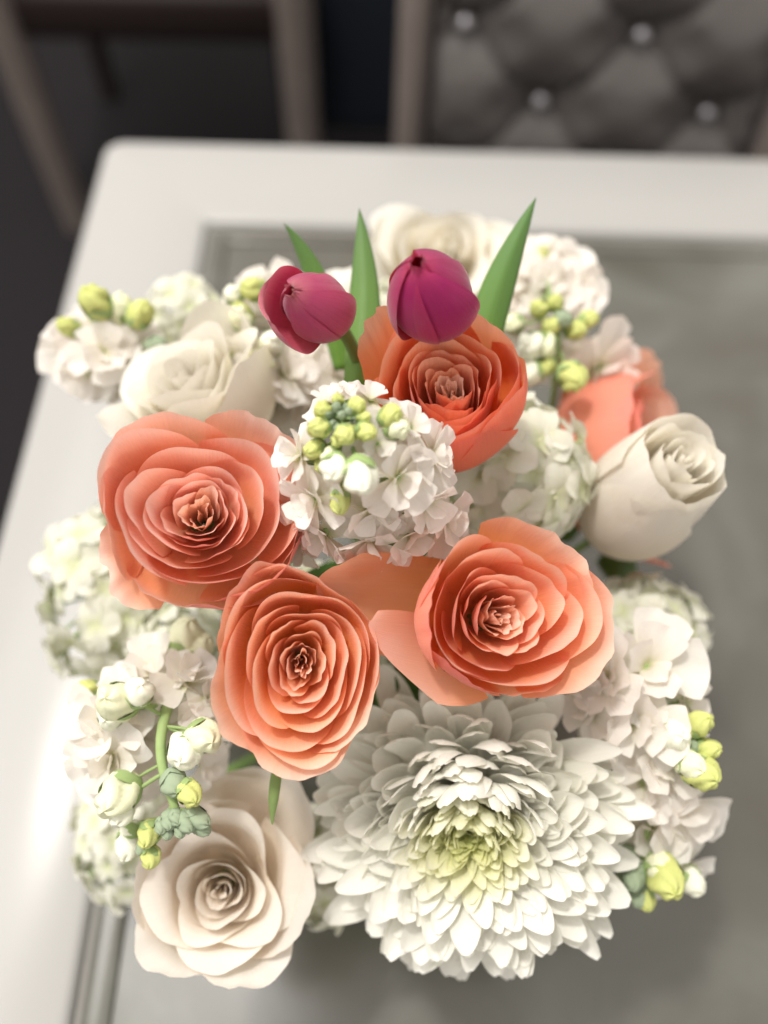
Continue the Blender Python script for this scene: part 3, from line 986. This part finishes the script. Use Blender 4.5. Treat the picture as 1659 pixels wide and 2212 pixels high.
def ring_items(cu, cv, z0, rng, n, rpx, dz, size, kind='f', tilt=.9, a0=0, span=360, up=0.0, c=.6):
    out = []
    for k in range(n):
        a = rad(a0 + span * (k + rng.uniform(-.25, .25)) / n)
        rr = rpx * rng.uniform(.85, 1.15)
        out.append((kind, cu + rr * math.cos(a), cv - rr * math.sin(a), z0 + dz * rng.uniform(.8, 1.2), size * rng.uniform(.85, 1.15),
                    (tilt * math.cos(a), tilt * math.sin(a) + up, c)))
    return out


rg = random.Random(17)
# S1, in the middle
it = []
it += ring_items(738, 905, .323, rg, 9, 26, .004, 22, 'g', .6, c=1) + ring_items(738, 908, .3215, rg, 7, 42, .004, 28, 'y', .7, c=1)
it += [('g', 738, 897, .320, 20, (0, .3, 1)), ('g', 728, 880, .322, 22, (-.1, .6, 1)), ('g', 752, 890, .321, 20, (.2, .4, 1))]
it += [('y', 690, 925, .324, 46, (-.6, .1, .9)), ('y', 682, 970, .330, 44, (-.7, -.2, .7)), ('y', 745, 938, .320, 44, (0, -.4, 1)),
       ('y', 790, 932, .322, 42, (.4, -.2, .9)), ('y', 700, 888, .327, 40, (-.4, .5, .7)), ('y', 768, 880, .327, 40, (.3, .6, .7)),
       ('y', 842, 900, .326, 48, (.5, .3, .8)), ('p', 856, 925, .327, 50, (.6, .0, .8)), ('y', 735, 1080, .338, 44, (-.1, -.9, .6)),
       ('y', 700, 1000, .334, 38, (-.5, -.6, .6)),
       ('w', 722, 1010, .322, 66, (-.2, -.6, .9)), ('w', 778, 1025, .319, 78, (.1, -.7, .9)), ('p', 715, 985, .326, 40, (-.4, -.3, .9))]
it += [('h', 815, 960, .331, 95, (.3, .1, .9)), ('h', 885, 925, .338, 100, (.8, .5, .6)), ('h', 715, 870, .340, 90, (-.4, .9, .4)), ('h', 800, 865, .345, 90, (.3, .9, .4)),
       ('f', 650, 985, .342, 105, (-.9, .2, .5)), ('f', 680, 1075, .345, 115, (-.7, -.5, .6)), ('f', 860, 1030, .336, 120, (.5, -.3, .9)),
       ('f', 930, 985, .346, 110, (.9, .1, .5)), ('f', 800, 1100, .350, 120, (.1, -.8, .7)), ('f', 920, 1080, .352, 120, (.7, -.5, .6)),
       ('f', 700, 1150, .362, 120, (-.5, -.7, .5)), ('f', 800, 1165, .362, 110, (0, -.9, .5)), ('f', 890, 1150, .366, 120, (.5, -.7, .5)),
       ('f', 960, 1120, .370, 110, (.9, -.3, .4)), ('f', 650, 1100, .364, 105, (-.9, -.3, .4)), 
       ('f', 650, 1165, .380, 95, (-.7, -.6, .4)), ('f', 950, 1150, .384, 95, (.7, -.6, .4))]
stock('white stock spike with lime buds in the middle of the coral roses', [(800, 1230, .43), (785, 1120, .40), (760, 1000, .36), (738, 905, .328)], it, 301, fk=1.6)

# S2, bottom left, hanging tip
it = [('f', 300, 1580, .412, 110, (-.1, -.1, 1)), ('f', 300, 1650, .420, 100, (-.1, -.3, 1)), ('f', 400, 1540, .415, 100, (.3, .1, 1)), ('h', 440, 1640, .41, 90, (.6, -.2, .8)), ('f', 235, 1560, .392, 130, (-.7, .1, .7)), ('f', 245, 1640, .388, 120, (-.5, -.4, .8)), ('f', 330, 1455, .400, 130, (-.2, .6, .7)),
      ('f', 400, 1470, .395, 110, (.3, .6, .7)), ('f', 445, 1570, .395, 90, (.6, 0, .7)), ('h', 450, 1510, .395, 90, (.5, .4, .8)), ('h', 280, 1490, .395, 100, (-.4, .5, .7)),
      ('w', 300, 1497, .372, 66, (.1, .4, .9)), ('p', 255, 1515, .375, 80, (-.4, .1, .9)), ('w', 240, 1545, .376, 60, (-.3, -.3, .9)),
      ('w', 400, 1620, .368, 80, (-.2, -.6, .9)), ('p', 440, 1590, .368, 72, (.4, -.3, .9)),
      ('p', 258, 1715, .372, 84, (-.5, -.6, .9)), ('w', 262, 1752, .371, 62, (-.2, -.8, .8)), ('w', 280, 1815, .385, 60, (-.2, -1, .4)),
      ('y', 408, 1712, .362, 52, (.4, -.6, .8)), ('g', 375, 1690, .366, 60, (.3, -.7, .8)), ('y', 320, 1800, .372, 44, (-.2, -.9, .6)), ('y', 326, 1850, .374, 40, (-.1, -1, .4)),
      ('g', 365, 1770, .366, 36, (.1, -.9, .6)), ('g', 380, 1765, .364, 34, (.3, -.8, .6)), ('g', 350, 1782, .367, 34, (-.1, -.9, .6)), ('g', 400, 1775, .364, 40, (.5, -.8, .5)),
      ('g', 425, 1765, .366, 46, (.7, -.5, .5)), ('g', 432, 1785, .368, 40, (.8, -.6, .4)), ('g', 362, 1795, .368, 30, (0, -1, .5)), ('g', 388, 1790, .366, 30, (.2, -1, .5)),
      ('g', 310, 1825, .376, 30, (-.3, -.9, .4)), ('p', 400, 1375, .41, 70, (.2, .7, .7)), ('y', 195, 1490, .41, 44, (-.8, .3, .5)), ('p', 430, 1400, .41, 60, (.5, .6, .6))]
stock('white stock spike hanging tip down above the open cream rose', [(430, 1420, .44), (385, 1470, .405), (350, 1560, .378), (345, 1640, .372), (370, 1720, .368), (385, 1765, .368)], it, 302, .0032)

# S3, right side
it = [('f', 1395, 1440, .405, 140, (.1, .2, .9)), ('f', 1310, 1470, .402, 120, (-.4, .2, .8)), ('f', 1370, 1560, .400, 130, (-.1, -.2, .9)), ('f', 1280, 1530, .405, 110, (-.6, 0, .7)),
      ('f', 1430, 1640, .405, 130, (.3, -.1, .9)), ('f', 1390, 1690, .410, 130, (-.2, -.4, .8)), ('f', 1465, 1740, .415, 130, (.6, -.3, .7)), ('f', 1400, 1780, .418, 120, (0, -.6, .7)),
      ('h', 1470, 1870, .43, 90, (.6, -.8, .3)), ('h', 1410, 1900, .43, 80, (.2, -.9, .3)), ('f', 1480, 1520, .415, 90, (.8, .2, .5)),
      ('w', 1455, 1585, .392, 72, (.4, -.2, .9)), ('y', 1505, 1565, .394, 54, (.7, .3, .7)), ('y', 1525, 1618, .394, 46, (.9, 0, .5)), ('p', 1490, 1650, .388, 60, (.7, -.5, .8)),
      ('y', 1512, 1668, .388, 70, (.8, -.5, .7)), ('g', 1490, 1612, .395, 34, (.9, 0, .5)), ('y', 1435, 1890, .405, 78, (.3, -.7, .8)), ('p', 1425, 1870, .407, 60, (.1, -.3, .9)),
      ('g', 1370, 1890, .41, 50, (-.2, -.9, .5)), ('g', 1350, 1850, .412, 46, (-.5, -.6, .5)), ('y', 1395, 1940, .415, 40, (0, -1, .4)), ('g', 1380, 1930, .416, 46, (-.2, -1, .4)),
      ('w', 1490, 1900, .42, 60, (.6, -.9, .3)), ('g', 1345, 1905, .418, 40, (-.3, -.9, .3))]
stock('white stock spike with lime buds hanging beside the chrysanthemum', [(1300, 1420, .45), (1370, 1540, .425), (1420, 1660, .415), (1400, 1790, .415), (1375, 1900, .415)], it, 303)

# S4, far left
it = ring_items(225, 760, .47, rg, 7, 62, .012, 110, 'f', .7, c=.7) + [('f', 225, 760, .455, 110, (0, .1, 1)), ('f', 190, 800, .465, 100, (-.5, -.3, .8)),
     ('f', 300, 760, .47, 100, (.6, 0, .7)), ('y', 208, 655, .45, 66, (-.4, .7, .6)), ('y', 302, 680, .455, 56, (.4, .6, .6)), ('p', 262, 672, .46, 56, (0, .8, .6)),
     ('y', 152, 708, .46, 40, (-.8, .4, .5)), ('g', 335, 745, .46, 40, (.7, .2, .6))]
stock('blurred white stock spike with two lime buds beside the ivory rose', [(300, 900, .52), (250, 800, .50), (235, 690, .465)], it, 304, fk=1.4)

# S5, behind the ivory rose and the first tulip
it = []
for k in range(19):
    it.append(('f', 560 + rg.uniform(-75, 170), 715 + rg.uniform(-75, 165), .455 + rg.uniform(-.015, .03), rg.uniform(85, 112), (rg.uniform(-.6, .6), rg.uniform(-.1, .7), .8)))
it += [('y', 550, 626, .44, 50, (-.8, .3, .6)), ('p', 520, 690, .44, 50, (-.3, .5, .8)), ('y', 525, 680, .445, 44, (-.4, .6, .7)), ('p', 560, 790, .43, 66, (-.2, .2, .9)),
       ('w', 585, 745, .43, 56, (0, .3, .9)), ('p', 548, 815, .43, 60, (-.3, 0, .9)), ('w', 505, 640, .45, 44, (-.4, .8, .6))]
stock('cream stock spike crowded between the ivory rose and the dusky tulip', [(650, 900, .53), (610, 780, .50), (560, 680, .475)], it, 305)

# S6, back right
it = [('f', 1150, 600, .50, 110, (-.2, .6, .8)), ('f', 1215, 590, .50, 110, (.4, .6, .7)), ('f', 1180, 640, .49, 110, (0, .3, .9)), ('f', 1240, 630, .495, 95, (.7, .3, .6)),
      ('f', 1120, 640, .50, 95, (-.6, .3, .7)), ('h', 1180, 565, .50, 80, (.1, .9, .4)), ('y', 1175, 550, .495, 30, (0, 1, .4)),
      ('y', 1200, 655, .46, 36, (.1, .4, .9)), ('y', 1165, 668, .46, 40, (-.3, .2, .9)), ('y', 1270, 690, .46, 36, (.9, .2, .5)), ('y', 1240, 712, .46, 44, (.6, -.1, .8)),
      ('y', 1190, 705, .455, 40, (-.1, -.1, .9)), ('g', 1215, 690, .455, 44, (.2, 0, 1)), ('w', 1150, 745, .45, 62, (-.5, -.2, .9)), ('w', 1145, 805, .455, 62, (-.6, -.4, .8)),
      ('y', 1235, 812, .445, 60, (.4, -.5, .8)), ('p', 1180, 745, .452, 46, (-.2, -.4, .9)), ('y', 1180, 790, .455, 40, (-.2, -.6, .8)), ('p', 1110, 700, .47, 44, (-.7, 0, .7)),
      ('f', 1290, 800, .49, 130, (.7, -.1, .6)), ('f', 1130, 690, .50, 90, (-.4, .1, .9)), ('f', 1245, 760, .50, 90, (.4, .0, .8)), ('f', 1160, 760, .505, 90, (-.3, -.2, .8))]
stock('blurred white stock spike with lime buds behind the orange coral rose', [(1190, 900, .53), (1205, 800, .49), (1205, 690, .465), (1190, 640, .47)], it, 306)


# ------------------------------------------------------------------ hydrangeas
def hydr_floret(seed):
    rng = random.Random(seed)
    Vs, Fs, Ss = [], [], []
    n0 = 0
    for k in range(4):
        S, T = petal_grid(7, 8)
        A = np.abs(T)
        e = S * (1 - .12 * A ** 2)
        wv = .46 * np.clip(np.sin(PI * (.10 + .68 * e)), 0, 1) ** .8
        x = wv * T
        y = e * .95
        zz = .10 * np.sin(PI * e) - .22 * e ** 2 * rng.uniform(.0, 1.2) + .10 * T * T * e + .035 * np.sin(5 * T + rng.uniform(0, 6)) * e
        a = k * PI / 2 + rng.uniform(-.18, .18)
        t0 = rng.uniform(-.25, .2)
        zz = zz + y * t0 + .03 * (k % 2)
        P = np.stack([x * math.cos(a) - y * math.sin(a), x * math.sin(a) + y * math.cos(a), zz], -1)
        idx = np.arange(56).reshape(7, 8) + n0
        Fs.append(np.stack([idx[:-1, :-1], idx[:-1, 1:], idx[1:, 1:], idx[1:, :-1]], -1).reshape(-1, 4))
        Vs.append(P.reshape(-1, 3))
        Ss.append(np.stack([e.ravel(), T.ravel() * .5 + .5, np.zeros(56), np.full(56, rng.random())], -1))
        n0 += 56
    me = raw_mesh('floret', np.concatenate(Vs), np.concatenate(Fs), np.concatenate(Ss))
    me.materials.append(M['hydrangea'])
    return me


HFL = [hydr_floret(500 + i) for i in range(7)]
EYE = lathe('eye', [(.001, .07), (.05, .05), (.06, 0), (.03, -.04)], 8)
EYE.materials.append(M['palebud'])


def hydrangea(label, u, v, z, rpx, ax, n, fl_px, seed, squash=(1, 1, 1), spread=100):
    rng = random.Random(seed)
    axis = facing(u, v, ax)
    R = rpx * z / FPX
    c = at(u, v, z)
    r_, _, _ = local_frame(u, v)
    mt = axis_matrix(c, axis, r_)
    T = thing('hydrangea', label, 'hydrangea', 'white hydrangea heads', mt)
    fs = fl_px * z / FPX * .5
    cmax = math.cos(rad(spread))
    for k in range(n):
        cz = 1 - (k + .5) / n * (1 - cmax)
        s = math.sqrt(1 - cz * cz)
        a = k * 2.39996 + rng.uniform(-.15, .15)
        d = Vector((s * math.cos(a) * squash[0], s * math.sin(a) * squash[1], cz * squash[2]))
        p = d * R * rng.uniform(.86, 1.06)
        ax2 = (Vector((s * math.cos(a), s * math.sin(a), cz)) + Vector([rng.uniform(-.35, .35) for _ in range(3)])).normalized()
        f = node_obj('floret', rng.choice(HFL), T, local=axis_matrix(p, ax2, (1, 0, 0), rng.uniform(0, 6.3), fs * rng.uniform(.85, 1.15)))
        node_obj('eye', EYE, f)
        node_obj('pedicel', tube_mesh('pedicel', [(0, 0, -R * .35), p * .5 + Vector((0, 0, -R * .1)), p], .0009, 5), T, M['stockstem'])
    stem_to_vase(T, c - axis * R * .34, axis, .0035, rng)
    return T


hydrangea('pale green-white hydrangea head low beside the large peach coral rose', 250, 1270, .50, 165, (-.35, .0, 1), 40, 112, 401, (.9, 1.25, .9))
hydrangea('pale hydrangea head under the ivory rosebud beside the sideways coral rose', 1400, 1385, .475, 120, (.3, .1, 1), 30, 106, 402, (.85, 1.2, .9))
hydrangea('warm-shaded hydrangea head between the orange coral rose and the ivory rosebud', 1120, 1030, .435, 140, (.05, .1, 1), 30, 140, 403, (1, 1.15, .55))
hydrangea('blurred hydrangea head above the ivory rose near the table glass edge', 400, 690, .52, 85, (-.1, .4, 1), 22, 74, 404)
hydrangea('blurred hydrangea head lowest at the outer side of the open cream rose', 270, 1790, .50, 120, (-.35, -.2, 1), 32, 88, 405, (.8, 1.2, .9))
hydrangea('shaded hydrangea head peeking between the cream rose and the chrysanthemum', 700, 1880, .46, 95, (.0, -.1, 1), 28, 84, 406, (.8, 1.3, .6))
hydrangea('hydrangea head filling the gap behind the white stock and two tulips', 850, 720, .52, 120, (.0, .2, 1), 26, 88, 407, (1.2, 1, .6))
hydrangea('white hydrangea head showing in the gap below the large peach coral rose', 420, 1400, .47, 120, (-.1, .0, 1), 34, 88, 408, (1.1, .9, .6))
hydrangea('shaded hydrangea head in the middle under the coral roses', 760, 1330, .47, 130, (.0, .0, 1), 30, 90, 409, (1.2, 1, .5))
